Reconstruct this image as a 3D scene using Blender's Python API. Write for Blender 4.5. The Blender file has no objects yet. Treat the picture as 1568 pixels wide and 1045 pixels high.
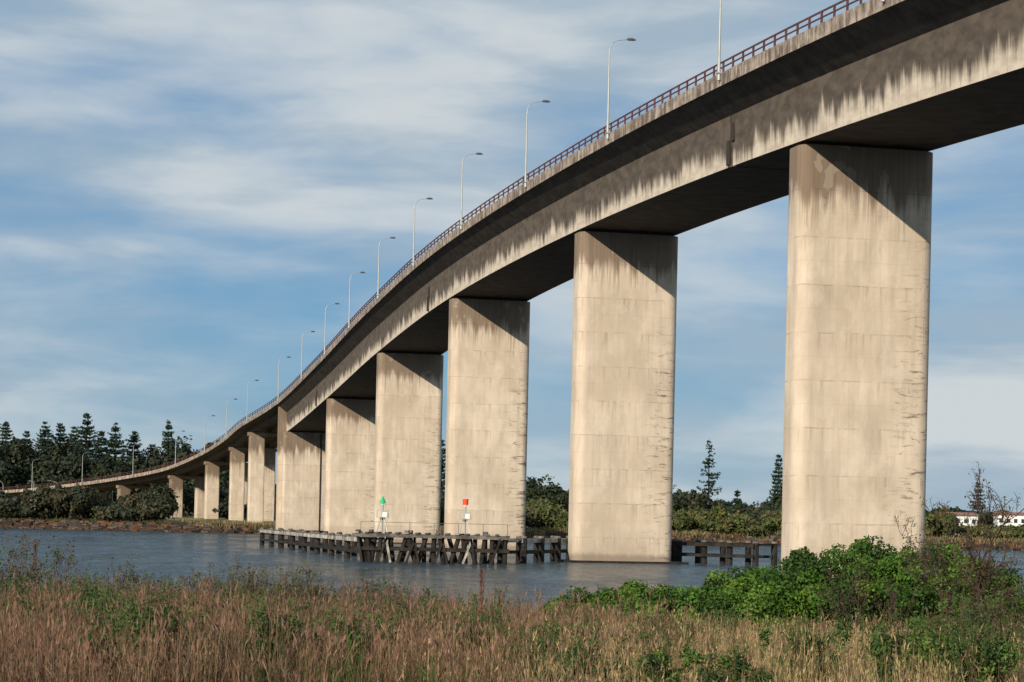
import bpy, math, random
import numpy as np
from mathutils import Vector, Matrix
rng = np.random.default_rng(7)
random.seed(7)
scene = bpy.context.scene
def link(o):
    scene.collection.objects.link(o); return o

# ------------------------------------------------------------ node helpers
class NT:
    def __init__(s, tree): s.t = tree; tree.nodes.clear()
    def n(s, typ, **kw):
        nd = s.t.nodes.new(typ)
        for k, v in kw.items(): setattr(nd, k, v)
        return nd
    def l(s, a, b): s.t.links.new(a, b)
    def math(s, op, a, b=None, clamp=False):
        nd = s.t.nodes.new('ShaderNodeMath'); nd.operation = op; nd.use_clamp = clamp
        for i, x in enumerate((a, b)):
            if x is None: continue
            if isinstance(x, (int, float)): nd.inputs[i].default_value = x
            else: s.l(x, nd.inputs[i])
        return nd.outputs[0]
    def mix(s, fac, a, b, mode='MIX'):
        nd = s.t.nodes.new('ShaderNodeMix'); nd.data_type = 'RGBA'; nd.blend_type = mode
        for sock, x in ((nd.inputs[0], fac), (nd.inputs[6], a), (nd.inputs[7], b)):
            if isinstance(x, (int, float)): sock.default_value = x
            elif isinstance(x, tuple): sock.default_value = (x[0], x[1], x[2], 1)
            else: s.l(x, sock)
        return nd.outputs[2]
    def ramp(s, x, lo, hi, a=0.0, b=1.0):
        nd = s.t.nodes.new('ShaderNodeMapRange'); nd.interpolation_type = 'SMOOTHSTEP'
        s.l(x, nd.inputs[0])
        for i, v in enumerate((lo, hi, a, b)): nd.inputs[i + 1].default_value = v
        return nd.outputs[0]
    def noise(s, vec, scale=1.0, sc=(1, 1, 1), detail=4, rough=0.55, dist=0.0, loc=(0, 0, 0), rot=None):
        mp = s.n('ShaderNodeMapping'); mp.inputs['Scale'].default_value = sc; mp.inputs['Location'].default_value = loc
        if rot: mp.inputs['Rotation'].default_value = rot
        s.l(vec, mp.inputs['Vector'])
        nd = s.n('ShaderNodeTexNoise'); nd.inputs['Scale'].default_value = scale
        nd.inputs['Detail'].default_value = detail; nd.inputs['Roughness'].default_value = rough
        nd.inputs['Distortion'].default_value = dist
        s.l(mp.outputs[0], nd.inputs['Vector'])
        return nd.outputs[0]

def mat(name):
    m = bpy.data.materials.new(name); m.use_nodes = True
    t = NT(m.node_tree)
    out = t.n('ShaderNodeOutputMaterial'); b = t.n('ShaderNodeBsdfPrincipled')
    b.inputs['Roughness'].default_value = 0.85
    b.inputs['Specular IOR Level'].default_value = 0.25
    t.l(b.outputs[0], out.inputs[0])
    return m, t, b
def col(t, b, c):
    if isinstance(c, tuple): b.inputs['Base Color'].default_value = (c[0], c[1], c[2], 1)
    else: t.l(c, b.inputs['Base Color'])
def bump(t, b, h, strength=0.3, dist=0.05):
    bp = t.n('ShaderNodeBump'); bp.inputs['Strength'].default_value = strength; bp.inputs['Distance'].default_value = dist
    t.l(h, bp.inputs['Height']); t.l(bp.outputs[0], b.inputs['Normal'])

def simple(name, c, rough=0.8, var=0.25, scale=2.0, metal=0.0):
    m, t, b = mat(name)
    tc = t.n('ShaderNodeTexCoord')
    nz = t.noise(tc.outputs['Object'], scale)
    f = t.ramp(nz, 0.3, 0.7)
    col(t, b, t.mix(f, tuple(x * (1 - var) for x in c), tuple(min(1, x * (1 + var)) for x in c)))
    b.inputs['Roughness'].default_value = rough; b.inputs['Metallic'].default_value = metal
    return m

# pier concrete : object space, x = across the bridge, z = 0 at pier top
def pier_mat():
    m, t, b = mat('pier_concrete')
    tc = t.n('ShaderNodeTexCoord'); V = tc.outputs['Object']
    oi = t.n('ShaderNodeObjectInfo')
    sh = t.n('ShaderNodeVectorMath', operation='ADD'); t.l(V, sh.inputs[0])
    cr = t.n('ShaderNodeCombineXYZ'); t.l(t.math('MULTIPLY', oi.outputs['Random'], 90.0), cr.inputs[1]); t.l(cr.outputs[0], sh.inputs[1])
    W = sh.outputs[0]
    sp = t.n('ShaderNodeSeparateXYZ'); t.l(V, sp.inputs[0])
    x, z = sp.outputs[0], sp.outputs[2]
    base = t.mix(t.ramp(t.noise(W, 0.35, (1, 1, .6), 5, .6), .3, .72), (0.53, 0.44, 0.335), (0.72, 0.61, 0.485))
    st = t.ramp(t.noise(W, 1.0, (1.7, 1.7, .10), 6, .68), .40, .72)
    base = t.mix(t.math('MULTIPLY', st, .36), base, (0.38, 0.295, 0.215))
    st2 = t.ramp(t.noise(W, 1.0, (.5, .5, .22), 5, .6, .4, (0, 0, 8)), .46, .66)
    base = t.mix(t.math('MULTIPLY', st2, .34), base, (0.42, 0.35, 0.275))
    q = t.math('DIVIDE', z, -3.42)
    wob = t.math('MULTIPLY', t.math('SUBTRACT', t.noise(W, .5, (1, 1, .1), 2), .5), .05)
    q = t.math('ADD', q, wob)
    fl = t.math('FLOOR', q); fr = t.math('FRACT', q)
    cc = t.n('ShaderNodeCombineXYZ'); t.l(fl, cc.inputs[2]); t.l(t.math('MULTIPLY', oi.outputs['Random'], 31.0), cc.inputs[0])
    wn = t.n('ShaderNodeTexWhiteNoise'); t.l(cc.outputs[0], wn.inputs['Vector'])
    base = t.mix(t.math('MULTIPLY', wn.outputs['Value'], .30), base, (0.46, 0.355, 0.265))
    ln = t.math('MULTIPLY', t.ramp(fr, 0.0, .045, 1, 0), t.ramp(t.noise(W, .8, (1, 1, .2), 3), .38, .64))
    base = t.mix(t.math('MULTIPLY', ln, .6), base, (0.24, 0.18, 0.135))
    drb = t.math('MULTIPLY', t.ramp(fr, 0.0, .6, 1, 0), t.ramp(t.noise(W, 1.0, (3.0, 3.0, .15), 4, .6, 0, (4, 4, 0)), .52, .68))
    base = t.mix(t.math('MULTIPLY', drb, .38), base, (0.26, 0.195, 0.145))
    fr2 = t.math('FRACT', t.math('ADD', q, .5))
    l2 = t.ramp(fr2, 0.0, .02, 1, 0)
    base = t.mix(t.math('MULTIPLY', l2, .2), base, (0.25, 0.2, 0.15))
    vt = t.math('FRACT', t.math('DIVIDE', t.math('ADD', x, 50.0), 2.44))
    base = t.mix(t.math('MULTIPLY', t.ramp(vt, 0, .02, 1, 0), .15), base, (0.25, 0.2, 0.15))
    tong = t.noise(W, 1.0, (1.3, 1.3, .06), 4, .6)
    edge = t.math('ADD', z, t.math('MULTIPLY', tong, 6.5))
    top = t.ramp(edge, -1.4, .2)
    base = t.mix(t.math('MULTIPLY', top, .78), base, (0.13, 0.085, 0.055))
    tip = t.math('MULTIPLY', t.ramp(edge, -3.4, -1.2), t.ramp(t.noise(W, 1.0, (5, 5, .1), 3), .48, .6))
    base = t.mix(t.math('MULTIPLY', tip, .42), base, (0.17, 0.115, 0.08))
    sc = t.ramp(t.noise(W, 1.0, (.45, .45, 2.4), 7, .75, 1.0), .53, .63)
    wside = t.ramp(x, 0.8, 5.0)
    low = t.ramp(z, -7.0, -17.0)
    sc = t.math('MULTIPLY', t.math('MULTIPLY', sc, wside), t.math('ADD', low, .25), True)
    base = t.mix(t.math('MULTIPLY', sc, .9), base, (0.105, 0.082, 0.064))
    pt = t.ramp(t.noise(W, .9, (1, 1, .7), 2, .4, .3, (7, 3, 2)), .64, .66)
    base = t.mix(t.math('MULTIPLY', pt, .16), base, (0.72, 0.64, 0.54))
    gr = t.math('MULTIPLY', t.ramp(t.noise(W, 9.0, (1, 1, 1), 5, .75), .55, .75), .3)
    base = t.mix(gr, base, (0.25, 0.19, 0.14))
    ge = t.n('ShaderNodeNewGeometry'); s2 = t.n('ShaderNodeSeparateXYZ'); t.l(ge.outputs['Position'], s2.inputs[0])
    wz = t.math('ADD', s2.outputs[2], t.math('MULTIPLY', t.noise(W, 1.5, (1, 1, .3), 4), .8))
    base = t.mix(t.math('MULTIPLY', t.ramp(wz, 1.5, .9), .65), base, (0.13, 0.10, 0.08))
    base = t.mix(t.math('MULTIPLY', t.ramp(wz, 3.4, 1.2), .3), base, (0.34, 0.27, 0.21))
    col(t, b, base)
    fine = t.noise(W, 6.0, (1, 1, 1), 6, .7)
    bump(t, b, t.math('SUBTRACT', fine, t.math('MULTIPLY', ln, 1.0)), .4, .05)
    b.inputs['Roughness'].default_value = .9
    return m

DEP = 6.6     # deck level to girder soffit
def girder_mat(name, kind):
    m, t, b = mat(name)
    at = t.n('ShaderNodeAttribute', attribute_name='st'); V = at.outputs['Vector']
    sp = t.n('ShaderNodeSeparateXYZ'); t.l(V, sp.inputs[0]); s, z = sp.outputs[0], sp.outputs[1]
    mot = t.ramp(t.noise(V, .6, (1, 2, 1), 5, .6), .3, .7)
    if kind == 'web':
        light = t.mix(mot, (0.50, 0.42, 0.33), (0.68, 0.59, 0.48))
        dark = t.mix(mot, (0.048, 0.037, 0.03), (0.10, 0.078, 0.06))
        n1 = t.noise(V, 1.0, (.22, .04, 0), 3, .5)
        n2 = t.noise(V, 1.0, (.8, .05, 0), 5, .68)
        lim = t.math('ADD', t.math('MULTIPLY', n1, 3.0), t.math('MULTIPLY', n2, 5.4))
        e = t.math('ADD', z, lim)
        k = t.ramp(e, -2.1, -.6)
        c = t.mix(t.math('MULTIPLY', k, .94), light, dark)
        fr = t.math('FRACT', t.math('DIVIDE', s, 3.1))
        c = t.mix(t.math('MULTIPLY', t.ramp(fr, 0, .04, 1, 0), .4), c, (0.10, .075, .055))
    elif kind == 'fascia':
        light = t.mix(mot, (0.27, 0.215, 0.17), (0.48, 0.40, 0.33))
        k = t.ramp(t.noise(V, 1.0, (1.3, .3, 0), 5, .7), .42, .60)
        c = t.mix(t.math('MULTIPLY', k, .85), light, (0.095, 0.07, 0.058))
        fr = t.math('FRACT', t.math('DIVIDE', s, 4.8))
        c = t.mix(t.math('MULTIPLY', t.ramp(fr, 0, .04, 1, 0), .7), c, (0.05, .04, .035))
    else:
        c = t.mix(mot, (0.050, 0.039, 0.031), (0.095, 0.075, 0.06))  # underside shade put into the concrete colour, with random darker blotches below
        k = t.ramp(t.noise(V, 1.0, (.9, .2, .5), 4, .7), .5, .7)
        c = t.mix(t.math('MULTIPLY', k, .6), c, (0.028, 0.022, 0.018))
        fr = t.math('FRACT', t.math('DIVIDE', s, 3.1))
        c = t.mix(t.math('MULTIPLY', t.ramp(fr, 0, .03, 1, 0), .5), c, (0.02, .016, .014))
    col(t, b, c)
    bump(t, b, t.noise(V, 5.0), .25, .04)
    return m

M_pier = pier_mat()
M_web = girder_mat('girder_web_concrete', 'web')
M_fas = girder_mat('deck_edge_concrete', 'fascia')
M_under = girder_mat('soffit_concrete_shaded', 'under')
M_asph = simple('asphalt', (0.05, 0.05, 0.052), .9)
M_rail = simple('rail_painted_steel', (0.11, 0.045, 0.042), .6)
M_galv = simple('galvanised_steel', (0.36, 0.37, 0.36), .5, .1, 1.0, .3)
M_head = simple('lamp_housing', (0.10, 0.10, 0.10), .5)
M_timber = simple('dark_wet_timber', (0.024, 0.020, 0.017), .85, .5, 1.2)
M_pale = simple('weathered_pale_timber', (0.36, 0.33, 0.28), .85, .55, .8)
M_cap = simple('concrete_cap', (0.12, 0.11, 0.095), .85, .5, 1.5)
M_white = simple('white_paint', (0.75, 0.75, 0.72), .6, .05)
M_green = simple('beacon_green', (0.01, 0.42, 0.16), .5, .1)
M_red = simple('beacon_red', (0.80, 0.07, 0.02), .5, .1)
M_roof = simple('roof_sheet', (0.25, 0.12, 0.09), .7)
M_glass = simple('window_glass', (0.03, 0.04, 0.05), .15, .1)

# ------------------------------------------------------------ mesh helpers
class MB:
    def __init__(s): s.v = []; s.f = []; s.m = []; s.st = []
    def add(s, vs, fs, mi=0, st=None):
        o = len(s.v); s.v += [tuple(p) for p in vs]
        s.st += (st if st else [(0, 0, 0)] * len(vs))
        for f in fs: s.f.append(tuple(i + o for i in f)); s.m.append(mi)
    def box(s, c, size, mi=0, rz=0.0):
        hx, hy, hz = size[0] / 2, size[1] / 2, size[2] / 2
        vs = []
        R = Matrix.Rotation(rz, 3, 'Z')
        for x, y, z in [(-1, -1, -1), (1, -1, -1), (1, 1, -1), (-1, 1, -1), (-1, -1, 1), (1, -1, 1), (1, 1, 1), (-1, 1, 1)]:
            vs.append(Vector(c) + R @ Vector((x * hx, y * hy, z * hz)))
        s.add(vs, [(0, 3, 2, 1), (4, 5, 6, 7), (0, 1, 5, 4), (1, 2, 6, 5), (2, 3, 7, 6), (3, 0, 4, 7)], mi)
    def beam(s, p0, p1, w, h, mi=0):
        p0 = Vector(p0); p1 = Vector(p1); d = (p1 - p0).normalized()
        up = Vector((0, 0, 1)) if abs(d.z) < .9 else Vector((0, 1, 0))
        sd = d.cross(up).normalized(); u = sd.cross(d)
        vs = []
        for p in (p0, p1):
            for a, b2 in ((-1, -1), (1, -1), (1, 1), (-1, 1)): vs.append(p + sd * a * w / 2 + u * b2 * h / 2)
        s.add(vs, [(0, 1, 2, 3), (7, 6, 5, 4), (0, 4, 5, 1), (1, 5, 6, 2), (2, 6, 7, 3), (3, 7, 4, 0)], mi)
    def tube(s, pts, rs, n=8, mi=0):
        pts = [Vector(p) for p in pts]; vs = []; fs = []
        for i, p in enumerate(pts):
            d = (pts[min(i + 1, len(pts) - 1)] - pts[max(i - 1, 0)]).normalized()
            a = Vector((1, 0, 0)) if abs(d.x) < .9 else Vector((0, 1, 0))
            e1 = d.cross(a).normalized(); e2 = d.cross(e1)
            r = rs[i] if isinstance(rs, (list, tuple)) else rs
            for k in range(n):
                t = 2 * math.pi * k / n; vs.append(p + e1 * math.cos(t) * r + e2 * math.sin(t) * r)
        for i in range(len(pts) - 1):
            for k in range(n):
                fs.append((i * n + k, i * n + (k + 1) % n, (i + 1) * n + (k + 1) % n, (i + 1) * n + k))
        fs.append(tuple(range(n))[::-1]); fs.append(tuple((len(pts) - 1) * n + k for k in range(n)))
        s.add(vs, fs, mi)
    def prism(s, poly, z0, z1, mi=0):
        n = len(poly)
        vs = [(x, y, z0) for x, y in poly] + [(x, y, z1) for x, y in poly]
        fs = [(i, (i + 1) % n, n + (i + 1) % n, n + i) for i in range(n)] + [tuple(range(n))[::-1], tuple(range(n, 2 * n))]
        s.add(vs, fs, mi)
    def mesh(s, name, mats, st=False):
        me = bpy.data.meshes.new(name); me.from_pydata(s.v, [], s.f)
        for m in mats: me.materials.append(m)
        me.polygons.foreach_set('material_index', s.m)
        if st:
            a = me.attributes.new('st', 'FLOAT_VECTOR', 'POINT')
            a.data.foreach_set('vector', np.array(s.st, dtype=np.float32).ravel())
        me.validate(); me.update(); return me
    def obj(s, name, mats, parent=None, st=False, loc=None, rz=0):
        o = link(bpy.data.objects.new(name, s.mesh(name, mats, st)))
        if loc: o.location = loc
        o.rotation_euler[2] = rz
        if parent: o.parent = parent
        return o

class Soup:
    def __init__(s): s.q = []; s.c = []; s.m = []
    def add(s, Q, C, mi=0):
        Q = np.asarray(Q, dtype=np.float32); n = len(Q)
        C = np.broadcast_to(np.asarray(C, dtype=np.float32), (n, 3))
        s.q.append(Q); s.c.append(C); s.m.append(np.full(n, mi, dtype=np.int32))
    def leaves(s, P, N, size, aspect, C, mi=0, jitter=.6):
        n = len(P)
        N = N + rng.normal(0, jitter, (n, 3)); N /= np.linalg.norm(N, axis=1, keepdims=True) + 1e-9
        T = np.cross(N, rng.normal(0, 1, (n, 3))); T /= np.linalg.norm(T, axis=1, keepdims=True) + 1e-9
        B = np.cross(N, T); size = np.broadcast_to(size, (n,))[:, None]
        a = T * size * .5; b = B * size * .5 * aspect
        s.add(np.stack([P - a, P - b + a * .1, P + a, P + b + a * .1], 1), C, mi)
    def tubes(s, p0, p1, r0, r1, C, mi=0):
        p0 = np.asarray(p0, float); p1 = np.asarray(p1, float)
        d = p1 - p0; d /= np.linalg.norm(d, axis=1, keepdims=True) + 1e-9
        ref = np.where(np.abs(d[:, :1]) < .9, np.array([[1., 0, 0]]), np.array([[0, 1., 0]]))
        e1 = np.cross(d, ref); e1 /= np.linalg.norm(e1, axis=1, keepdims=True); e2 = np.cross(d, e1)
        r0 = np.broadcast_to(r0, (len(p0),))[:, None]; r1 = np.broadcast_to(r1, (len(p0),))[:, None]
        for k in range(3):
            a, b = 2 * math.pi * k / 3, 2 * math.pi * (k + 1) / 3
            o0 = e1 * math.cos(a) + e2 * math.sin(a); o1 = e1 * math.cos(b) + e2 * math.sin(b)
            s.add(np.stack([p0 + o0 * r0, p0 + o1 * r0, p1 + o1 * r1, p1 + o0 * r1], 1), C, mi)
    def obj(s, name, mats):
        Q = np.concatenate(s.q); C = np.concatenate(s.c); M = np.concatenate(s.m); n = len(Q)
        me = bpy.data.meshes.new(name)
        me.vertices.add(n * 4); me.loops.add(n * 4); me.polygons.add(n)
        me.vertices.foreach_set('co', Q.reshape(-1).astype(np.float32))
        me.loops.foreach_set('vertex_index', np.arange(n * 4, dtype=np.int32))
        me.polygons.foreach_set('loop_start', np.arange(0, n * 4, 4, dtype=np.int32))
        me.polygons.foreach_set('loop_total', np.full(n, 4, dtype=np.int32))
        me.polygons.foreach_set('material_index', M)
        for m in mats: me.materials.append(m)
        a = me.color_attributes.new('tint', 'FLOAT_COLOR', 'POINT')
        c4 = np.ones((n, 4, 4), dtype=np.float32); c4[:, :, :3] = C[:, None, :]
        a.data.foreach_set('color', c4.ravel())
        me.update(calc_edges=True)
        return link(bpy.data.objects.new(name, me))

def leaf_mat(name, trans=.25, rough=.7):
    m, t, b = mat(name)
    at = t.n('ShaderNodeAttribute', attribute_name='tint')
    t.l(at.outputs['Color'], b.inputs['Base Color'])
    b.inputs['Roughness'].default_value = rough
    tr = t.n('ShaderNodeBsdfTranslucent'); t.l(at.outputs['Color'], tr.inputs[0])
    mx = t.n('ShaderNodeMixShader'); mx.inputs[0].default_value = trans
    t.l(b.outputs[0], mx.inputs[1]); t.l(tr.outputs[0], mx.inputs[2])
    out = [n for n in t.t.nodes if n.type == 'OUTPUT_MATERIAL'][0]
    t.l(mx.outputs[0], out.inputs[0])
    return m
M_leaf = leaf_mat('leaf', .22, .6)
M_grass = leaf_mat('grass_blade', .25, .8)
M_needle = leaf_mat('needles', .1, .8)

# ------------------------------------------------------------ terrain + water
def shx(x): return 458 + 3 * np.sin(x * .045) + 2 * np.sin(x * .13 + 1)
def gz(x, y):
    x = np.asarray(x, float); y = np.asarray(y, float)
    near = np.interp(y, [-80, 0, 18, 30, 46, 52, 60, 70], [3.2, 2.3, 2.15, 1.8, 1.35, .8, -.6, -3])
    far = np.interp(y - shx(x), [-30, -3, 0, 2.5, 12, 60, 200, 700, 3000], [-3, -.6, 0, 1.3, 2.0, 2.6, 3.2, 6, 12])
    z = np.where(y < 250, near, far)
    z = z + np.where((y < 56) | (y > 465), .10 * np.sin(x * .7 + y * .3) * np.sin(y * .5 - x * .2), 0)
    return z
ys = np.unique(np.concatenate([np.arange(-80, 75, 1.0), np.arange(75, 430, 12.), np.arange(430, 500, 1.0), np.arange(500, 760, 10.), np.geomspace(760, 9000, 30)]))
xs = np.unique(np.concatenate([-np.geomspace(160, 7000, 24), np.arange(-160, 160, 2.0), np.geomspace(160, 7000, 24)]))
X, Y = np.meshgrid(xs, ys); Z = gz(X, Y)
nx, ny = len(xs), len(ys)
vs = np.stack([X, Y, Z], -1).reshape(-1, 3)
I = np.arange(nx * ny).reshape(ny, nx)
F = np.stack([I[:-1, :-1], I[:-1, 1:], I[1:, 1:], I[1:, :-1]], -1).reshape(-1, 4)
me = bpy.data.meshes.new('ground'); me.from_pydata(vs.tolist(), [], F.tolist())
me.polygons.foreach_set('use_smooth', [True] * len(F))
ground = link(bpy.data.objects.new('ground', me))
m, t, b = mat('ground_soil_grass')
tc = t.n('ShaderNodeTexCoord'); V = tc.outputs['Object']
sp = t.n('ShaderNodeSeparateXYZ'); t.l(V, sp.inputs[0])
g = t.mix(t.ramp(t.noise(V, .12, detail=6), .35, .65), (0.12, 0.10, 0.045), (0.24, 0.19, 0.10))
g = t.mix(t.ramp(t.noise(V, .05, detail=4, loc=(5, 9, 1)), .45, .6), g, (0.075, 0.095, 0.03))
rock = t.mix(t.ramp(t.noise(V, 1.4, detail=5), .4, .6), (0.035, 0.025, 0.02), (0.18, 0.11, 0.07))
g = t.mix(t.ramp(sp.outputs[2], 1.5, .9), g, rock)
g = t.mix(t.ramp(sp.outputs[1], 75, 65), g, (0.035, 0.027, 0.016))
col(t, b, g); bump(t, b, t.noise(V, 3.0), .5, .1)
me.materials.append(m)

me = bpy.data.meshes.new('water'); me.from_pydata([(-7000, 50, 0), (7000, 50, 0), (7000, 475, 0), (-7000, 475, 0)], [], [(0, 1, 2, 3)])
water = link(bpy.data.objects.new('water', me))
m, t, b = mat('river_water')
tc = t.n('ShaderNodeTexCoord'); V = tc.outputs['Object']
patch = t.ramp(t.noise(V, .03, (1, 1.2, 1), 5, .65), .35, .65)
b.inputs['IOR'].default_value = 1.33; b.inputs['Specular IOR Level'].default_value = .4
w1 = t.noise(V, .75, (.55, .8, 1), 5, .7, .6)
w2 = t.noise(V, .16, (.9, .7, 1), 3, .6, .3)
rip = t.ramp(t.noise(V, 1.0, (.50, .13, 1), 6, .78, .4, (3, 1, 0)), .43, .60)
rip2 = t.ramp(t.noise(V, 1.0, (.10, .03, 1), 4, .65, .5, (8, 1, 0)), .42, .60)
c = t.mix(patch, (0.008, 0.034, 0.056), (0.016, 0.056, 0.086))
c = t.mix(t.math('MULTIPLY', rip, .85), c, (0.085, 0.165, 0.215))  # pale streaks paint wave-crest reflections into the base colour
c = t.mix(t.math('MULTIPLY', rip2, .6), c, (0.008, 0.034, 0.058))
col(t, b, c)
rr_ = t.math('ADD', t.math('MULTIPLY', rip2, .14), .14); t.l(rr_, b.inputs['Roughness'])
hh = t.math('ADD', t.math('MULTIPLY', w1, t.math('ADD', t.math('MULTIPLY', rip, .9), .9)), t.math('MULTIPLY', w2, 1.8))
bump(t, b, hh, 1.0, 2.2)
me.materials.append(m)

# ------------------------------------------------------------ bridge centreline
CP = [(66.4, -26.4, 24.6), (52.5, 34.1, 30.2), (38.67, 94.55, 34.8), (24.8, 155, 38.25), (10.93, 215.45, 39.9), (-3.5, 275.9, 39.2),
      (-16.6, 336.4, 36.7), (-29.7, 396.8, 32.7), (-42.9, 450, 28.2), (-54.6, 484, 24.7), (-62.9, 515, 22.2), (-73.3, 546, 19.4),
      (-87.7, 578, 16.2), (-107, 606, 13.6), (-125, 629, 11.8), (-141, 648, 10.5), (-156, 660, 9.6), (-173, 671, 9.0), (-202, 686, 8.0), (-245, 702, 7.0), (-310, 715, 6)]
def cr(p0, p1, p2, p3, u):
    return 0.5 * ((2 * p1) + (-p0 + p2) * u + (2 * p0 - 5 * p1 + 4 * p2 - p3) * u * u + (-p0 + 3 * p1 - 3 * p2 + p3) * u ** 3)
P = [Vector(p) for p in CP]
dense = []; node_i = []
for i in range(len(P) - 1):
    p0 = P[max(i - 1, 0)] if i else P[0] * 2 - P[1]; p3 = P[i + 2] if i + 2 < len(P) else P[-1] * 2 - P[-2]
    node_i.append(len(dense))
    for k in range(40): dense.append(cr(p0, P[i], P[i + 1], p3, k / 40))
node_i.append(len(dense)); dense.append(P[-1])
D = np.array(dense); S = np.concatenate([[0], np.cumsum(np.linalg.norm(np.diff(D[:, :2], axis=0), axis=1))])
def at(s):
    p = np.array([np.interp(s, S, D[:, k]) for k in range(3)])
    e = 1.5; q1 = np.array([np.interp(min(s + e, S[-1]), S, D[:, k]) for k in range(2)]); q0 = np.array([np.interp(max(s - e, 0), S, D[:, k]) for k in range(2)])
    d = (q1 - q0) / np.linalg.norm(q1 - q0)
    return p, d, np.array([d[1], -d[0]])
SN = [S[i] for i in node_i]
def s_of_y(y): return float(np.interp(y, D[:, 1], S))

def sweep(mb, ss, prof, mats, closed=True, cap=True):
    n = len(prof); vs = []; st = []
    for s in ss:
        p, d, r = at(s)
        for (tt, zz) in prof:
            vs.append((p[0] + r[0] * tt, p[1] + r[1] * tt, p[2] + zz)); st.append((s, zz, tt))
    o = len(mb.v); mb.v += vs; mb.st += st
    for i in range(len(ss) - 1):
        for k in range(n if closed else n - 1):
            a, b2 = i * n + k, i * n + (k + 1) % n
            mb.f.append((o + a, o + b2, o + b2 + n, o + a + n)); mb.m.append(mats[k])
    if cap and closed:
        mb.f.append(tuple(o + k for k in range(n))[::-1]); mb.m.append(mats[0])
        mb.f.append(tuple(o + (len(ss) - 1) * n + k for k in range(n))); mb.m.append(mats[0])

bridge = link(bpy.data.objects.new('concrete_road_bridge', None))
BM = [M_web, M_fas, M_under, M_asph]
def rngs(a, b2, st):
    k = max(2, int((b2 - a) / st) + 1); return list(np.linspace(a, b2, k))
mb = MB()
slab = [(-7.4, 0), (-7.05, 0), (-7.05, -.3), (7.05, -.3), (7.05, 0), (7.4, 0), (7.4, -1.0), (7.1, -1.07), (5.2, -2.6), (-5.2, -2.6), (-7.1, -1.07), (-7.4, -1.0)]
ms = [1, 1, 3, 1, 1, 1, 1, 2, 2, 2, 2, 1]
sE = SN[8]
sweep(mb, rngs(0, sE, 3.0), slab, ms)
slab2 = [(-7.4, 0), (-7.05, 0), (-7.05, -.3), (7.05, -.3), (7.05, 0), (7.4, 0), (7.4, -.9), (5.2, -1.0), (-5.2, -1.0), (-7.4, -.9)]
sweep(mb, rngs(sE, S[-1], 3.0), slab2, [1, 1, 3, 1, 1, 1, 2, 2, 2, 1])
mb.obj('deck_slab', BM, bridge, True)
mb = MB()
joints = [SN[3] + 14, SN[5] + 15.5, SN[7] + 14]
cuts = [0] + joints + [sE - .2]
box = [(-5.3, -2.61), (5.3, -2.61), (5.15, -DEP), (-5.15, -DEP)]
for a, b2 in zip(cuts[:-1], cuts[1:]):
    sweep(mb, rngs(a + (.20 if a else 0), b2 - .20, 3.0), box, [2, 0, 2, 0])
for j in joints:
    p, d, r = at(j)
    ang = math.atan2(d[1], d[0])
    for sd in (-1, 1):
        c = (p[0] + r[0] * 5.30 * sd + d[0] * .5, p[1] + r[1] * 5.30 * sd + d[1] * .5, p[2] - 5.5)
        mb.box(c, (.7, .10, 1.9), 2, ang)
        c = (p[0] + r[0] * 5.34 * sd - d[0] * .5, p[1] + r[1] * 5.34 * sd - d[1] * .5, p[2] - 4.0)
        mb.box(c, (.7, .10, 1.4), 2, ang)
for off in (-4.2, 0, 4.2):
    sweep(mb, rngs(sE + .3, S[-1], 3.0), [(off - .75, -1.0), (off + .75, -1.0), (off + .55, -2.0), (off - .55, -2.0)], [2, 0, 2, 0])
mb.obj('girder', BM, bridge, True)
mb = MB()
for sd in (-1, 1):
    o = 7.22 * sd
    for zz, hh2 in ((.92, .11), (.50, .08)):
        sweep(mb, rngs(0, S[-1], 3.0), [(o - .05, zz), (o + .05, zz), (o + .05, zz - hh2), (o - .05, zz - hh2)], [0] * 4)
    s = 1.0
    while s < S[-1]:
        p, d, r = at(s); ang = math.atan2(d[1], d[0])
        mb.box((p[0] + r[0] * o, p[1] + r[1] * o, p[2] + .41), (.18, .12, .84), 0, ang)
        s += 2.3 if s < SN[9] else 4.6
mb.obj('railing', [M_rail], bridge)

def roundrect(hw, ht, r, n=8):
    pts = []
    for cx, cy, a0 in ((hw - r, -ht + r, -90), (hw - r, ht - r, 0), (-hw + r, ht - r, 90), (-hw + r, -ht + r, 180)):
        for k in range(n + 1):
            a = math.radians(a0 + 90 * k / n); pts.append((cx + r * math.cos(a), cy + r * math.sin(a)))
    return pts
for i in range(0, 8):
    p, d, r = at(SN[i]); ang = math.atan2(r[1], r[0])
    topz = p[2] - DEP
    mb = MB()
    zg = float(gz(p[0], p[1])); bz = min(-2.5, zg - 1)
    mb.prism(roundrect(5.2, 1.65, 1.0), bz - topz, -.28, 0)
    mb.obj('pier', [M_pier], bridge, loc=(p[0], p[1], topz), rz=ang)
    mb = MB()
    mb.box((0, 0, -.15), (9.2, 2.2, .26), 0)
    mb.obj('bearing_shelf', [M_under], bridge, loc=(p[0], p[1], topz), rz=ang)
    if p[1] > 60:
        mb = MB(); mb.prism(roundrect(6.6, 2.6, .4, 3), -2.5, .18, 0)
        mb.obj('pile_cap', [M_timber], bridge, loc=(p[0], p[1], 0), rz=ang)
p, d, r = at(SN[8]); ang = math.atan2(r[1], r[0])
mb = MB(); topz = p[2] - DEP
mb.prism(roundrect(5.9, 1.7, .5, 4), 1.0 - topz, -.02, 0)
mb.prism([(-6.6, .2), (6.6, .2), (6.6, 1.9), (-6.6, 1.9)], 1.0 - topz, 5.4, 0)
mb.obj('transition_pier', [M_pier], bridge, loc=(p[0], p[1] - .6, topz), rz=ang)
mb = MB(); mb.tube([(2.0, -1.85, 1.0 - topz), (2.0, -1.85, -.3)], .12, 8, 0)
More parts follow.
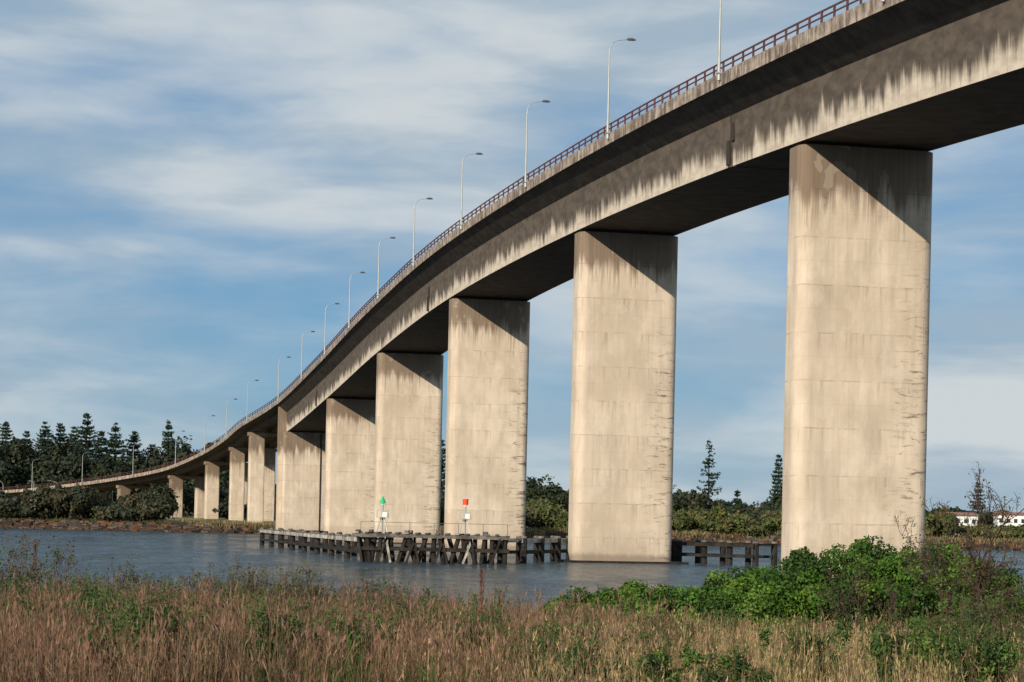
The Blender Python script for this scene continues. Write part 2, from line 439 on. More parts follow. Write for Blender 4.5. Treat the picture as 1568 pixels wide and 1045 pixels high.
mb.obj('drain_pipe', [M_timber], bridge, loc=(p[0], p[1] - .6, topz), rz=ang)
for i in range(9, len(CP) - 2):
    p, d, r = at(SN[i]); ang = math.atan2(r[1], r[0]); topz = p[2] - 2.0
    mb = MB(); zg = float(gz(p[0], p[1])) - 1
    mb.box((0, 0, -.42), (11.5, 1.9, .8), 0)
    for o in (-3.7, 3.7):
        mb.prism([(x + o, y) for x, y in roundrect(1.75, .95, .3, 3)], zg - topz, -.8, 0)
    mb.obj('approach_bent', [M_pier], bridge, loc=(p[0], p[1], topz), rz=ang)

# ------------------------------------------------------------ street lamps
mb = MB()
mb.tube([(0, 0, -.6), (0, 0, 1.0)], [.15, .13], 8, 0)
mb.tube([(0, 0, 1.0), (0, 0, 7.2), (.05, 0, 7.7), (.28, 0, 8.15), (.75, 0, 8.45), (1.7, 0, 8.6)], [.11, .07, .055, .045, .04, .035], 8, 0)
mb.box((0, 0, -.05), (.4, .4, .12), 0)
mb.tube([(1.6, 0, 8.6), (1.75, 0, 8.63), (2.2, 0, 8.64), (2.5, 0, 8.6)], [.06, .13, .14, .05], 8, 1)
lamp_me = mb.mesh('street_lamp', [M_galv, M_head])
ss = [s_of_y(165.2 + 31.3 * k) for k in range(-4, 10)]
while ss[-1] + 32 < S[-1]: ss.append(ss[-1] + 32)
for s in ss:
    if s < 1: continue
    p, d, r = at(s)
    o = link(bpy.data.objects.new('street_lamp', lamp_me))
    o.location = (p[0] - r[0] * 7.55, p[1] - r[1] * 7.55, p[2] + .02); o.rotation_euler[2] = math.atan2(r[1], r[0])
for (x, y, h) in [(-168, 640, 9), (-150, 628, 9), (-138, 615, 9), (-128, 600, 9), (-120, 640, 9)]:
    o = link(bpy.data.objects.new('street_lamp', lamp_me)); o.location = (x, y, float(gz(x, y))); o.rotation_euler[2] = random.choice([math.pi, 2.4])
    o.scale = (1.1, 1.1, 1.1)

# ------------------------------------------------------------ fender jetty
fj = MB()   # 0 timber 1 pale 2 cap
def run(a, b2, ztop, n, wide=2.4, pale=True):
    a = Vector((a[0], a[1], 0)); b2 = Vector((b2[0], b2[1], 0))
    for off in (0, wide):
        o = Vector((0, 1, 0)) * off + Vector((.9, 0, 0)) * off
        for k in range(n + 1):
            p = a.lerp(b2, k / n) + o
            fj.tube([(p.x, p.y, -2), (p.x, p.y, ztop + .15)], .32, 8, 0)
            fj.tube([(p.x, p.y, ztop + .15), (p.x, p.y, ztop + .35)], [.34, .28], 8, 2)
        if off == 0 or pale:
            fj.beam(a + o + Vector((-.2, -.42, ztop - .10)), b2 + o + Vector((-.2, -.42, ztop - .10)), .25, .36, 1 if pale else 0)
        fj.beam(a + o + Vector((-.2, -.40, ztop - 1.2)), b2 + o + Vector((-.2, -.40, ztop - 1.2)), .22, .3, 0)
    for k in range(n + 1):
        p = a.lerp(b2, k / n); fj.beam(p + Vector((0, -.3, ztop + .02)), p + Vector((wide, wide + .3, ztop + .02)), .3, .2, 1 if pale else 0)
run((-33.2, 284), (-13.6, 198), 2.0, 8)
run((-1, 200), (6.0, 223), 2.2, 4)
run((12.5, 224), (24.5, 214), 2.1, 5, pale=False)
for yy in (193.0, 197.5):
    n = 15
    for k in range(n):
        x = -13.6 + 12.8 * k / (n - 1) + random.uniform(-.25, .25)
        lean = random.choice([-.45, .45, 0, 0.2, -.2])
        fj.tube([(x - lean * 2, yy, -2), (x + lean, yy, 2.45 + random.uniform(-.1, .25))], .22, 7, 0)
        if k % 4 == 0: fj.tube([(x + lean, yy, 2.35), (x + lean, yy, 2.9)], [.26, .24], 7, 2)
    fj.beam((-14.2, yy - .32, 2.4), (-.2, yy - .32, 2.4), .3, .34, 2)
    fj.beam((-14.2, yy - .32, 1.2), (-.2, yy - .32, 1.2), .25, .3, 0)
for k in range(16):
    x = -14 + 13.6 * k / 15
    fj.beam((x, 192.4, 2.65), (x, 198, 2.65), .35, .12, 1 if k % 5 == 0 else 2)
for k in range(10):
    x = -13.4 + 11.5 * k / 9
    fj.beam((x, 192.5, -.3), (x + (.9 if k % 2 else -.5), 192.5, 2.3), .2, .22, 1 if k in (2, 7) else 0)
for yy in (197.9,):
    for x in np.linspace(-14, -.4, 7): fj.beam((x, yy, 2.6), (x, yy, 3.6), .05, .05, 2)
    fj.beam((-14, yy, 3.6), (-.4, yy, 3.6), .04, .04, 2)
fj.obj('timber_pier_fender', [M_timber, M_pale, M_cap])

def beacon(x, y, z, red):
    mb = MB()
    mb.tube([(0, 0, 0), (0, 0, 2.5)], .08, 8, 0)
    for sx, sy in ((-.5, -.5), (.5, -.5), (.5, .5), (-.5, .5)): mb.beam((sx, sy, 0), (sx * .3, sy * .3, 1.3), .07, .07, 0)
    mb.box((0, 0, 1.35), (1.1, 1.1, .07), 0)
    for sx, sy in ((-.5, -.5), (.5, -.5), (.5, .5), (-.5, .5)): mb.beam((sx, sy, 1.35), (sx, sy, 2.0), .04, .04, 0)
    for a, c in (((-.5, -.5), (.5, -.5)), ((.5, -.5), (.5, .5)), ((.5, .5), (-.5, .5)), ((-.5, .5), (-.5, -.5))):
        mb.beam((a[0], a[1], 2.0), (c[0], c[1], 2.0), .04, .04, 0)
    mb.box((.2, -.1, 1.65), (.4, .35, .5), 1)
    mb.tube([(0, 0, 2.5), (0, 0, 2.62)], .15, 10, 1)
    if red: mb.tube([(0, 0, 2.65), (0, 0, 3.2)], .26, 12, 2)
    else: mb.tube([(0, 0, 2.65), (0, 0, 3.3)], [.32, .02], 12, 2)
    mb.obj('navigation_beacon', [M_galv, M_white, M_red if red else M_green], loc=(x, y, z))
beacon(-11.9, 196, 2.7, False)
beacon(-4.3, 196, 2.7, True)

# ------------------------------------------------------------ vegetation
def norfolk(x, y, H, R, seed, thin=1.0, tint=(0.020, 0.034, 0.018), dens=10):
    global rng
    rng = np.random.default_rng(seed)
    sp = Soup(); zg = float(gz(x, y)); tint = np.array(tint)
    nseg = 8
    zz = np.linspace(-.5, H, nseg + 1); rr = np.linspace(.018 * H, .03, nseg + 1)
    pts = np.stack([rng.normal(0, .05, nseg + 1), rng.normal(0, .05, nseg + 1), zz], 1)
    sp.tubes(pts[:-1], pts[1:], rr[:-1], rr[1:], (0.05, .04, .03))
    nw = int(H / 1.15); t0 = .10
    for w in range(nw):
        f = t0 + (1 - t0) * (w + rng.uniform(-.25, .25)) / nw
        prof = min(1, (1 - f) * 1.45) ** .8 * min(1, .7 + (f - t0) * 2.2)
        L0 = R * prof + .25
        nb = rng.integers(6, 9); a0 = rng.uniform(0, 6.28)
        for bidx in range(nb):
            if rng.random() > thin: continue
            L = L0 * rng.uniform(.55, 1.15); a = a0 + bidx * 6.283 / nb + rng.normal(0, .15)
            dr = np.array([math.cos(a), math.sin(a), 0])
            m = max(6, int(L * dens)); u = rng.uniform(.08, 1, m)
            drop = -.08 * L * np.sin(u * 3) + .15 * L * u ** 2
            Pp = dr * (u * L)[:, None]; Pp[:, 2] += f * H + drop + .1 + rng.normal(0, .2, m)
            Pp[:, :2] += rng.normal(0, .2, (m, 2)) * (1.2 - u[:, None]) * 1.7
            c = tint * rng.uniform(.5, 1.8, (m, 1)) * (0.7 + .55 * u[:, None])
            sp.leaves(Pp, np.tile([0, -.5, 1.], (m, 1)), rng.uniform(.5, 1.05, m), .6, c, 0, .6)
            sp.tubes([[0, 0, f * H]], [[dr[0] * L * .95, dr[1] * L * .95, f * H + .1 * L]], .05, .02, (0.04, .03, .02))
    o = sp.obj('norfolk_pine', [M_needle]); o.location = (x, y, zg)
def px(xp, d): return (xp - 784 - 2) * d / 3267.
specs = [(132, 690, 33, 8.5), (68, 700, 30, 8), (92, 706, 30, 7.5), (8, 700, 30, 8), (176, 696, 30, 8), (205, 705, 28, 7.5), (257, 690, 31, 5.2), (290, 700, 21, 4.8),
         (334, 690, 25, 6.2), (40, 712, 27, 8), (155, 712, 28, 7.5), (-25, 700, 33, 7.5), (232, 712, 24, 7), (112, 716, 29, 7.5), (22, 716, 25, 7.5), (-60, 705, 30, 6.5), (676, 640, 25, 4.5), (1192, 600, 21.5, 3.6), (1498, 760, 18, 4)]
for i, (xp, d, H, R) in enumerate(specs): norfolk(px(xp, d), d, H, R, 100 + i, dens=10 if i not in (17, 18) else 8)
norfolk(px(1086, 600), 600, 25.5, 4.0, 300, .5, dens=7)
norfolk(px(1130, 610), 610, 11.5, 2.4, 301)
rng = np.random.default_rng(11)

def blobs(sp, C, R, per, size, tints, inner=.25, aspect=.7, mi=0):
    for c, r in zip(C, R):
        n = int(per)
        d = rng.normal(0, 1, (n, 3)); d /= np.linalg.norm(d, axis=1, keepdims=True); d[:, 2] = np.abs(d[:, 2]) * np.where(rng.random(n) < .78, 1, -1)
        lump = 1 + .22 * np.sin(d[:, 0] * 5 + c[0]) * np.sin(d[:, 2] * 6 + c[1]) + rng.normal(0, .09, n)
        k = np.where(rng.random(n) < inner, rng.uniform(.45, .85, n), 1.0) * lump
        Pp = c + d * r * k[:, None]
        tt = tints[rng.integers(len(tints))]
        cc = np.array(tt) * rng.uniform(.6, 1.45, (n, 1)) * rng.uniform(.85, 1.15, (n, 3))
        sp.leaves(Pp, d, rng.uniform(.7, 1.3, n) * size, aspect, cc, mi, .55)

def belt(name, x0, x1, y0, y1, n, rlo, rhi, hfun, per, size, tints):
    sp = Soup(); C = []; R = []
    for k in range(n):
        x = rng.uniform(x0, x1); y = rng.uniform(y0, y1); h = hfun(x) * rng.uniform(.6, 1.12); g = float(gz(x, y))
        r = rng.uniform(rlo, rhi)
        C.append((x, y, g + h * .5)); R.append((r, r, h * .52))
        for q in range(3):
            C.append((x + rng.normal(0, r * .6), y + rng.normal(0, r * .4), g + h * rng.uniform(.5, .85))); R.append((r * .5, r * .5, h * .25))
    blobs(sp, np.array(C), np.array(R), per, size, tints)
    Cn = np.array(C[::4]); b0 = Cn.copy(); b0[:, 2] = gz(Cn[:, 0], Cn[:, 1]) - .3
    sp.tubes(b0, Cn, .25, .12, (0.05, .04, .03))
    return sp.obj(name, [M_leaf])
dkg = [(0.026, 0.038, 0.017), (0.032, 0.043, 0.019), (0.020, 0.031, 0.017), (0.036, 0.045, 0.024)]
olv = [(0.105, 0.115, 0.032), (0.075, 0.095, 0.028), (0.13, 0.125, 0.042), (0.06, 0.08, 0.024), (0.115, 0.10, 0.045)]
gry = [(0.042, 0.048, 0.026), (0.05, 0.054, 0.032), (0.033, 0.041, 0.020), (0.065, .06, .03)]
belt('foreshore_shrubs', -122, -76, 468, 486, 60, 2.2, 3.8, lambda x: 5.8 + 1.4 * math.sin(x * .3), 420, .75, gry)
belt('foreshore_shrubs', -300, -122, 470, 490, 110, 2.5, 4.2, lambda x: 5.5, 220, .95, gry)
belt('foreshore_shrubs', -75, -20, 540, 575, 50, 2.5, 4, lambda x: 6.0, 260, .85, dkg)
belt('foreshore_shrubs', -30, 62, 466, 484, 170, 1.4, 3.2, lambda x: 4.8 + 1.1 * math.sin(x * .33), 300, .65, olv)
belt('foreshore_shrubs', 62, 98, 466, 484, 60, 1.5, 3.4, lambda x: 4.6 + 1.3 * math.sin(x * .27), 260, .7, olv)
belt('foreshore_shrubs', 98, 240, 466, 484, 200, 1.4, 3.0, lambda x: 3.5 + .9 * math.sin(x * .27), 240, .65, olv)
belt('distant_tree_row', -200, -84, 670, 695, 120, 4, 6.5, lambda x: 18.5 + 3 * math.sin(x * .11) - max(0, (x + 105) * .35), 330, 1.3, dkg)
belt('distant_tree_row', -95, -10, 600, 640, 70, 3.5, 6, lambda x: 8.5, 300, 1.1, dkg)
belt('distant_tree_row', -12, 25, 540, 590, 45, 3.2, 5.5, lambda x: 9.5 + 2.0 * math.sin(x * .12 + 1.2), 320, 1.0, dkg + olv[1:2])
belt('distant_tree_row', 25, 110, 540, 590, 70, 2.8, 5.0, lambda x: 7.4 + 2.4 * math.sin(x * .16 + 1.2), 320, .9, dkg + olv[1:2] + gry)
belt('distant_tree_row', 100, 330, 620, 690, 150, 4, 7, lambda x: 6.6 + 2 * math.sin(x * .07), 230, 1.2, dkg)
belt('distant_tree_row', -600, -200, 670, 720, 160, 5, 9, lambda x: 16, 160, 2.2, dkg)

def blades(sp, Pp, h, w, lean, tints, plume=0.0, plcol=None, seg=3, pls=1.0):
    n = len(Pp)
    a = rng.uniform(0, 6.283, n); dr = np.stack([np.cos(a), np.sin(a), np.zeros(n)], 1)
    ln = (np.abs(rng.normal(0, lean, n)))[:, None]
    b = rng.uniform(0, 6.283, n); sd = np.stack([np.cos(b), np.sin(b) * .5, np.zeros(n)], 1)
    ti = np.array(tints)[rng.integers(len(tints), size=n)] * rng.uniform(.5, 1.45, (n, 1))
    h = np.broadcast_to(h, (n,))[:, None]; up = np.array([[0, 0, 1.]])
    prev = Pp; pw = w; pp2 = Pp
    for k in range(1, seg + 1):
        f = k / seg
        cur = Pp + up * h * (f - .25 * f * f * ln) + dr * h * ln * f * f
        cw = w * (1 - .75 * f)
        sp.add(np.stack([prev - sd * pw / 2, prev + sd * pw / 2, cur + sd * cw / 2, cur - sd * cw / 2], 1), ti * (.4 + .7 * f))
        pp2 = prev; prev, pw = cur, cw
    if plume > 0:
        k = rng.random(n) < plume; tip = prev[k]; m = len(tip)
        ax = prev[k] - pp2[k]; ax /= np.linalg.norm(ax, axis=1, keepdims=True)
        c = np.array(plcol) * rng.uniform(.5, 1.5, (m, 1)); s_ = sd[k]
        for q in range(2):
            base = tip - ax * rng.uniform(.02, .08, (m, 1)) * pls; L = rng.uniform(.04, .09, (m, 1)) * pls; wd = rng.uniform(.004, .008, (m, 1)) * pls
            a2 = ax + rng.normal(0, .2, (m, 3)); mid = base + a2 * L * .4; end = base + a2 * L
            sp.add(np.stack([base, mid + s_ * wd, end, mid - s_ * wd], 1), c)

sp = Soup(); n = 22000; x = rng.uniform(-72, 250, n); x = x[(np.sin(x * .19) + np.sin(x * .07 + 2) + rng.normal(0, .5, n)) > -.7]; n = len(x)
y = shx(x) + rng.uniform(1.0, 8, n)
Pp = np.stack([x, y, gz(x, y)], 1)
blades(sp, Pp, rng.uniform(.4, 1.4, n), .22, .3, [(0.22, .16, .08), (.30, .22, .12), (.16, .13, .06), (.10, .11, .035)], seg=2)
n = 9000; x = rng.uniform(-260, -60, n); y = shx(x) + rng.uniform(2.5, 12, n); Pp = np.stack([x, y, gz(x, y)], 1)
blades(sp, Pp, rng.uniform(.3, .9, n), .25, .3, [(0.09, .085, .035), (.07, .08, .025), (.05, .06, .02)], seg=2)
sp.obj('shore_reeds', [M_grass])
def rockmass():
    sp = Soup(); n = 4600
    x = np.concatenate([rng.uniform(-260, -62, 3000), rng.uniform(-62, 260, 1600)]); y = shx(x) + rng.uniform(-1.8, 3.2, n); g = gz(x, y); s = rng.uniform(.25, .95, n)
    cs = np.array([(-1, -1, -1), (1, -1, -1), (1, 1, -1), (-1, 1, -1), (-1, -1, 1), (1, -1, 1), (1, 1, 1), (-1, 1, 1)], float)
    vv = cs[None] * s[:, None, None] * np.array([1, .8, .7]) * rng.uniform(.45, 1.1, (n, 8, 3)) + np.stack([x, y, g + .15], 1)[:, None]
    tint = np.array([(0.06, .04, .03), (0.15, .07, .037), (0.035, .03, .027), (0.11, .09, .07)])[rng.integers(4, size=n)] * rng.uniform(.4, 1.2, (n, 1))
    for f in [(4, 5, 6, 7), (0, 1, 5, 4), (1, 2, 6, 5), (2, 3, 7, 6), (3, 0, 4, 7)]: sp.add(vv[:, f], tint)
    sp.obj('shore_rocks', [leaf_mat('rock', 0, .9)])
rockmass()

# ---- foreground meadow
straw = [(0.36, 0.26, 0.13), (0.27, 0.19, 0.09), (0.43, 0.33, 0.18), (0.16, 0.11, 0.055), (0.15, 0.14, 0.045)]
redb = [(0.165, 0.095, 0.055), (0.21, 0.125, 0.072), (0.10, 0.057, 0.036), (0.25, .165, .10), (0.10, .09, .035)]
grn = [(0.06, 0.10, 0.020), (0.04, 0.07, 0.016), (0.10, 0.125, 0.03)]
sp = Soup()
def field(n, y0, y1):
    y = y0 + (y1 - y0) * rng.random(n) ** .8; x = rng.uniform(-1, 1, n) * (y * .27 + 2)
    return x, y
def pn(x, y, k): return np.sin(x * k + 1.3 * np.sin(y * k * .7)) * np.sin(y * k * 1.1 + 2 * np.sin(x * k * .5))
x, y = field(15500, 20, 51)
wr = 1 / (1 + np.exp(-(x / y * 24 + rng.normal(0, .9, len(x)) + pn(x, y, .55) * 1.5)))
isr = rng.random(len(x)) < wr
patch = pn(x, y, .8)
green = (patch > .35) & (rng.random(len(x)) < .5)
for kind in (0, 1, 2):
    sel = (green if kind == 2 else (~green & (isr if kind == 0 else ~isr)))
    cx, cy = x[sel], y[sel]; rep = 19
    hx = np.repeat(cx, rep) + rng.normal(0, .08, len(cx) * rep); hy = np.repeat(cy, rep) + rng.normal(0, .08, len(cx) * rep)
    hc = np.repeat(rng.uniform(.5, 1.15, len(cx)) * (1 + .32 * pn(cx, cy, 1.3)), rep) * rng.uniform(.4, 1.2, len(hx))
    Pp = np.stack([hx, hy, gz(hx, hy)], 1)
    if kind == 0: blades(sp, Pp, hc * .58, .008, .22, straw, .45, (0.40, .29, .15))
    elif kind == 1: blades(sp, Pp, hc * .80, .008, .18, redb, .6, (0.20, .115, .078), pls=1.5)
    else: blades(sp, Pp, hc * .50, .011, .4, grn)
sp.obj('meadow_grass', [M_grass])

def weed(sp, x, y, r, h, n, tints, size):
    g = float(gz(x, y)); C = []; R = []
    nb = 14
    for k in range(nb):
        C.append((x + rng.normal(0, r * .55), y + rng.normal(0, r * .4), g + h * rng.uniform(.15, .85))); R.append((r * rng.uniform(.2, .42), r * .35, h * rng.uniform(.12, .24)))
    blobs(sp, np.array(C), np.array(R), n / nb, size, tints, .5, .42)
    m = 30; b0 = np.stack([x + rng.normal(0, r * .35, m), y + rng.normal(0, r * .25, m), np.full(m, g)], 1)
    b1 = b0 + np.stack([rng.normal(0, r * .4, m), rng.normal(0, r * .4, m), h * rng.uniform(.7, 1.3, m)], 1)
    sp.tubes(b0, b1, .007, .003, (0.09, .06, .035))
    f = rng.uniform(.5, 1, (m * 26, 1)); ii = rng.integers(m, size=m * 26)
    sp.leaves(b0[ii] + (b1[ii] - b0[ii]) * f + rng.normal(0, .02, (m * 26, 3)), np.tile([0, -.5, .6], (m * 26, 1)), rng.uniform(.03, .06, m * 26), .4,
              np.array(tints[0]) * rng.uniform(.5, 1.5, (m * 26, 1)), 0, .8)
sp = Soup()
wt = [(0.05, 0.10, 0.018), (0.034, 0.07, 0.015), (0.08, 0.13, 0.025), (0.05, .075, .022)]
for k in range(36):
    y = rng.uniform(27, 46); x = -rng.uniform(.0, .27) * y
    weed(sp, x, y, rng.uniform(.35, .8), rng.uniform(.7, 1.05), 1500, wt, .06)
for (xx, yy, rr, h) in [(-3.6, 22.5, .6, 1.0), (-2.7, 23, .5, .95), (-4.3, 24, .6, 1.0), (-1.7, 23.5, .35, .85), (-4.0, 27, .7, 1.1), (-5.0, 28, .6, 1.1), (-6.6, 30, .7, 1.2),
                        (.8, 22.6, .4, .8), (1.6, 23, .4, .75), (2.4, 22.8, .35, .7), (4.3, 23.5, .5, .9), (5.2, 24.5, .6, 1.0), (6.2, 27, .7, 1.1), (3.5, 25, .3, .8), (5.0, 22.4, .45, .85), (6.9, 31, .7, 1.0)]:
    weed(sp, xx, yy, rr, h, 2600, wt, .055)
for k in range(30):
    y = rng.uniform(25, 46); x = rng.uniform(-.02, .27) * y
    weed(sp, x, y, rng.uniform(.2, .45), rng.uniform(.5, .8), 600, wt, .05)
for k in range(32):
    y = rng.uniform(42, 48); x = -rng.uniform(.04, .27) * y
    weed(sp, x, y, rng.uniform(.5, .9), rng.uniform(.95, 1.3) * (1 if x < -4 else .85), 1100, [(0.045, .07, .025), (0.075, .07, .034), (0.042, .058, .024), (.09, .065, .04)], .06)
sp.obj('leafy_weeds', [M_leaf])

sp = Soup(); C = []; R = []
prof = lambda xp: np.interp(xp, [810, 860, 930, 1000, 1090, 1150, 1210, 1300, 1400, 1480, 1530, 1575, 1640, 1720], [940, 912, 884, 887, 885, 850, 830, 811, 809, 816, 850, 895, 905, 930])
for k in range(470):
    xp = rng.uniform(820, 1700); d = rng.uniform(44.5, 50.5)
    xx = (xp - 790) * 47.5 / 3267
    vtop = prof(xp) - 522 - .0218 * (xp - 784) - 275
    ztop = 4 - vtop * 47.5 / 3267
    g = float(gz(xx, d)); hh3 = max(.3, (ztop - g))
    r = rng.uniform(.2, .42)
    fz = rng.uniform(0.05, 1) ** .5
    edge = 1 - .35 * abs(d - 47.7) / 2.8
    C.append((xx, d, g + (hh3 * edge - r) * fz)); R.append((r * 1.25, r * 1.1, r))
bt = [(0.06, 0.13, 0.014), (0.04, 0.09, 0.011), (0.095, 0.17, 0.02), (0.028, 0.062, 0.010)]
blobs(sp, np.array(C), np.array(R), 430, .08, bt, .35, .62)
m = 60; xx = rng.uniform(2, 12, m); b0 = np.stack([xx, rng.uniform(46, 50, m), np.full(m, 1.0)], 1); b1 = b0 + np.stack([rng.normal(0, .4, m), rng.normal(0, .3, m), rng.uniform(.6, 1.6, m)], 1)
sp.tubes(b0, b1, .03, .01, (0.06, .045, .03))
sp.obj('green_coastal_bush', [M_leaf])

def twig_shrub(name, x, y, H, spread, nst, depth, tint, leafy=0.0, r0=.022, side=.55, nc=(1, 3), rmin=.004, buds=6):
    sp = Soup(); A = []; B = []; RA = []; RB = []; tips = []
    def grow(p, d, L, r, lev):
        nseg = 4
        for k in range(nseg):
            q = p + d * L / nseg; A.append(p); B.append(q); RA.append(r); RB.append(r * .85)
            p = q; r = max(rmin, r * .85); d = d + rng.normal(0, .10, 3); d[2] += .03; d /= np.linalg.norm(d)
            if lev > 0 and k > 0:
                for _ in range(rng.integers(*nc)):
                    nd = d + rng.normal(0, side, 3); nd[2] = abs(nd[2]) + .15; nd /= np.linalg.norm(nd)
                    grow(p, nd, L * rng.uniform(.3, .5), max(rmin, r * .6), lev - 1)
        tips.append(p)
    g = float(gz(x, y))
    for k in range(nst):
        d = np.array([rng.normal(0, spread), rng.normal(0, spread), 1.]); d /= np.linalg.norm(d)
        grow(np.array([x + rng.normal(0, .08), y + rng.normal(0, .08), g]), d, H * rng.uniform(.65, .9), r0, depth)
    sp.tubes(A, B, np.array(RA), np.array(RB), tint)
    T = np.array(tips); T = np.repeat(T, buds, 0) + rng.normal(0, .04, (len(T) * buds, 3))
    sp.leaves(T, np.tile([0, 0, 1.], (len(T), 1)), .04, .5, np.array([(0.12, .07, .045)]) * rng.uniform(.5, 1.4, (len(T), 1)), 0, 1)
    if leafy:
        T2 = T[rng.random(len(T)) < leafy]; sp.leaves(T2, np.tile([0, 0, 1.], (len(T2), 1)), .07, .6, (0.07, .11, .03), 0, 1)
    return sp.obj(name, [M_leaf])
tw = (0.075, 0.048, 0.038)
twig_shrub('bare_twiggy_shrub', 9.15, 42, 3.0, .05, 3, 3, tw, .12, .034, .42, (1, 3), .0065, 5)
twig_shrub('bare_twiggy_shrub', 8.75, 42.2, 2.3, .12, 4, 3, tw, .12, .020, .5, (1, 3), .005, 3)
twig_shrub('bare_twiggy_shrub', 9.5, 41.5, 1.7, .2, 4, 3, tw, .12, .016, .5, (1, 3), .005, 3)
twig_shrub('bare_twiggy_shrub', 7.0, 43.5, 1.75, .18, 5, 2, tw, .05, .014, buds=3)
twig_shrub('bare_twiggy_shrub', 7.7, 43, 1.5, .22, 4, 2, tw, .05, .014, buds=3)
twig_shrub('bare_twiggy_shrub', 6.2, 27, 0.95, .3, 9, 2, tw, .2, .008)
twig_shrub('bare_twiggy_shrub', 5.2, 26, 0.85, .3, 9, 2, tw, .2, .008)
for (xx, yy, H) in [(-8.6, 40, 1.8), (-9.3, 41, 1.6), (-7.3, 42, 1.3), (-6.3, 43, 1.2), (-5.3, 43, 1.25), (-4.0, 43, 1.2), (-2.6, 43, 1.1), (-1.5, 42, .95), (-10.3, 42, 1.5)]:
    twig_shrub('bare_twiggy_shrub', xx, yy, H, .2, 6, 2, tw, .25, .010)
def stalk(x, y, H):
    sp = Soup(); g = float(gz(x, y)); pts = np.array([[x + .01 * k, y, g + H * k / 6] for k in range(7)]); pts[:, 0] += rng.normal(0, .01, 7)
    sp.tubes(pts[:-1], pts[1:], .009, .006, (0.10, .05, .035))
    n = 260; f = rng.uniform(.45, 1, n); Pp = np.stack([x + rng.normal(0, .03, n) * (1.2 - f * .8), y + rng.normal(0, .03, n), g + H * f], 1)
    sp.leaves(Pp, np.tile([0, -1., 0], (n, 1)), .035, .7, np.array([(0.13, .05, .035)]) * rng.uniform(.5, 1.4, (n, 1)), 0, 1)
    sp.obj('dock_weed', [M_leaf])
stalk(-.55, 40, 1.65); stalk(-9.15, 41, 1.95); stalk(-9.7, 40, 1.7); stalk(-.2, 41, 1.2)

# ------------------------------------------------------------ houses on the far side
def house(x, y, w, dpt, h, rz):
    e = link(bpy.data.objects.new('white_house', None)); e.location = (x, y, float(gz(x, y))); e.rotation_euler[2] = rz
    mb = MB(); mb.box((0, 0, h / 2), (w, dpt, h), 0); mb.obj('walls', [M_white], e)
    mb = MB(); o = .5; H2 = h + w * .10
    mb.add([(-w / 2 - o, -dpt / 2 - o, h), (w / 2 + o, -dpt / 2 - o, h), (w / 2 + o, dpt / 2 + o, h), (-w / 2 - o, dpt / 2 + o, h), (-w / 2 - o, 0, H2), (w / 2 + o, 0, H2)],
           [(0, 1, 5, 4), (2, 3, 4, 5), (0, 4, 3), (1, 2, 5), (0, 3, 2, 1)], 0); mb.obj('roof', [M_roof], e)
    mb = MB()
    for k in range(4):
        mb.box((-w / 2 + w * (k + .5) / 4, -dpt / 2 - .03, h * .7), (w * .12, .06, h * .2), 0)
    mb.obj('windows', [M_glass], e)
house(123, 590, 9, 9, 5.2, .1); house(140, 600, 8, 9, 5.6, -.1)

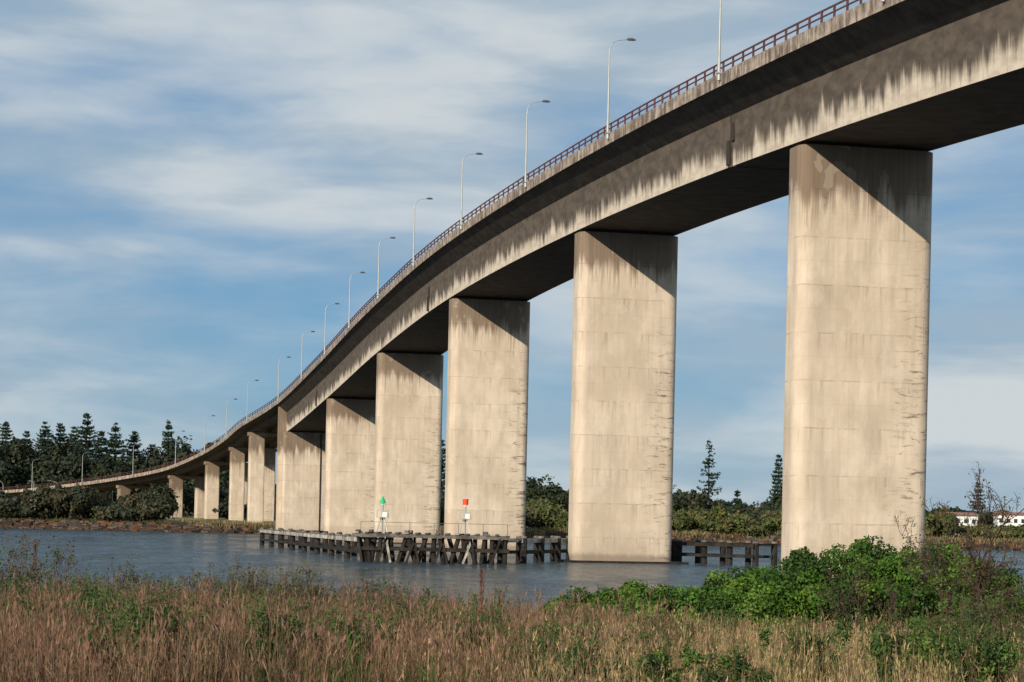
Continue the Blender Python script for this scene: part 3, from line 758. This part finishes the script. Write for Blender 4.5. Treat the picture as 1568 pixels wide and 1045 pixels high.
# ------------------------------------------------------------ light, sky, camera
Sv = Vector((-.453, -.801, .40)).normalized()
el = math.asin(Sv.z); rot = math.atan2(Sv.x, Sv.y)
L = bpy.data.lights.new('sun', 'SUN'); L.energy = 5.0; L.angle = math.radians(.5); L.color = (1.0, .89, .73)
lo = link(bpy.data.objects.new('sun', L)); lo.rotation_euler = Sv.to_track_quat('Z', 'Y').to_euler(); lo.location = (-50, -80, 90)
w = bpy.data.worlds.new('World'); scene.world = w; w.use_nodes = True
t = NT(w.node_tree)
out = t.n('ShaderNodeOutputWorld'); bg = t.n('ShaderNodeBackground'); t.l(bg.outputs[0], out.inputs[0])
sky = t.n('ShaderNodeTexSky'); sky.sky_type = 'NISHITA'; sky.sun_disc = False; sky.sun_elevation = el; sky.sun_rotation = rot % (2 * math.pi)
sky.dust_density = .3; sky.ozone_density = 2.0; sky.air_density = 1.0
tc = t.n('ShaderNodeTexCoord'); V = tc.outputs['Generated']
sp_ = t.n('ShaderNodeSeparateXYZ'); t.l(V, sp_.inputs[0]); z = sp_.outputs[2]
skyc = t.mix(1.0, sky.outputs[0], (0.52, .76, .98), 'MULTIPLY')
skyc = t.mix(.6, skyc, (1.9, 3.9, 6.3))
n1 = t.noise(V, 2.0, (2.0, 2.0, 6.0), 4, .48, .35, (3.1, 0, .4), (0, .04, 0))
n2 = t.noise(V, 4.0, (2.2, 2.2, 8.0), 6, .52, .35, (1.0, 2, 0), (0, -.03, 0))
big = t.noise(V, 1.2, (1.6, 1, 5.5), 2, .5, 0, (2.0, 0, 1.3))
s1 = t.math('ADD', t.math('MULTIPLY', n1, .5), t.math('ADD', t.math('MULTIPLY', n2, .27), t.math('MULTIPLY', big, .36)))
s1 = t.math('ADD', s1, t.ramp(z, .13, .01, 0, .10)); s1 = t.math('ADD', s1, t.ramp(z, .16, .24, 0, .09))
k = t.ramp(s1, .48, .70)
puff = t.noise(V, 3.0, (2.0, 2.0, 9.0), 5, .55, .3, (6, 2, 1))
cloud = t.mix(t.ramp(puff, .38, .64), (4.3, 5.5, 6.6), (7.4, 7.9, 8.1))
fin = t.mix(t.math('MULTIPLY', k, .94), skyc, cloud)
t.l(fin, bg.inputs[0]); bg.inputs[1].default_value = .085

cam = bpy.data.cameras.new('camera'); co = link(bpy.data.objects.new('camera', cam)); scene.camera = co
cam.sensor_width = 36; cam.lens = 75; cam.shift_y = 275 / 1568; cam.clip_end = 20000; cam.clip_start = .5
co.location = (0, 0, 4)
R = Matrix.Rotation(math.radians(90), 4, 'X')
co.rotation_euler = (R @ Matrix.Rotation(math.radians(1.25), 4, 'Z')).to_euler()
scene.view_settings.view_transform = 'Standard'; scene.view_settings.look = 'None'; scene.view_settings.exposure = 0
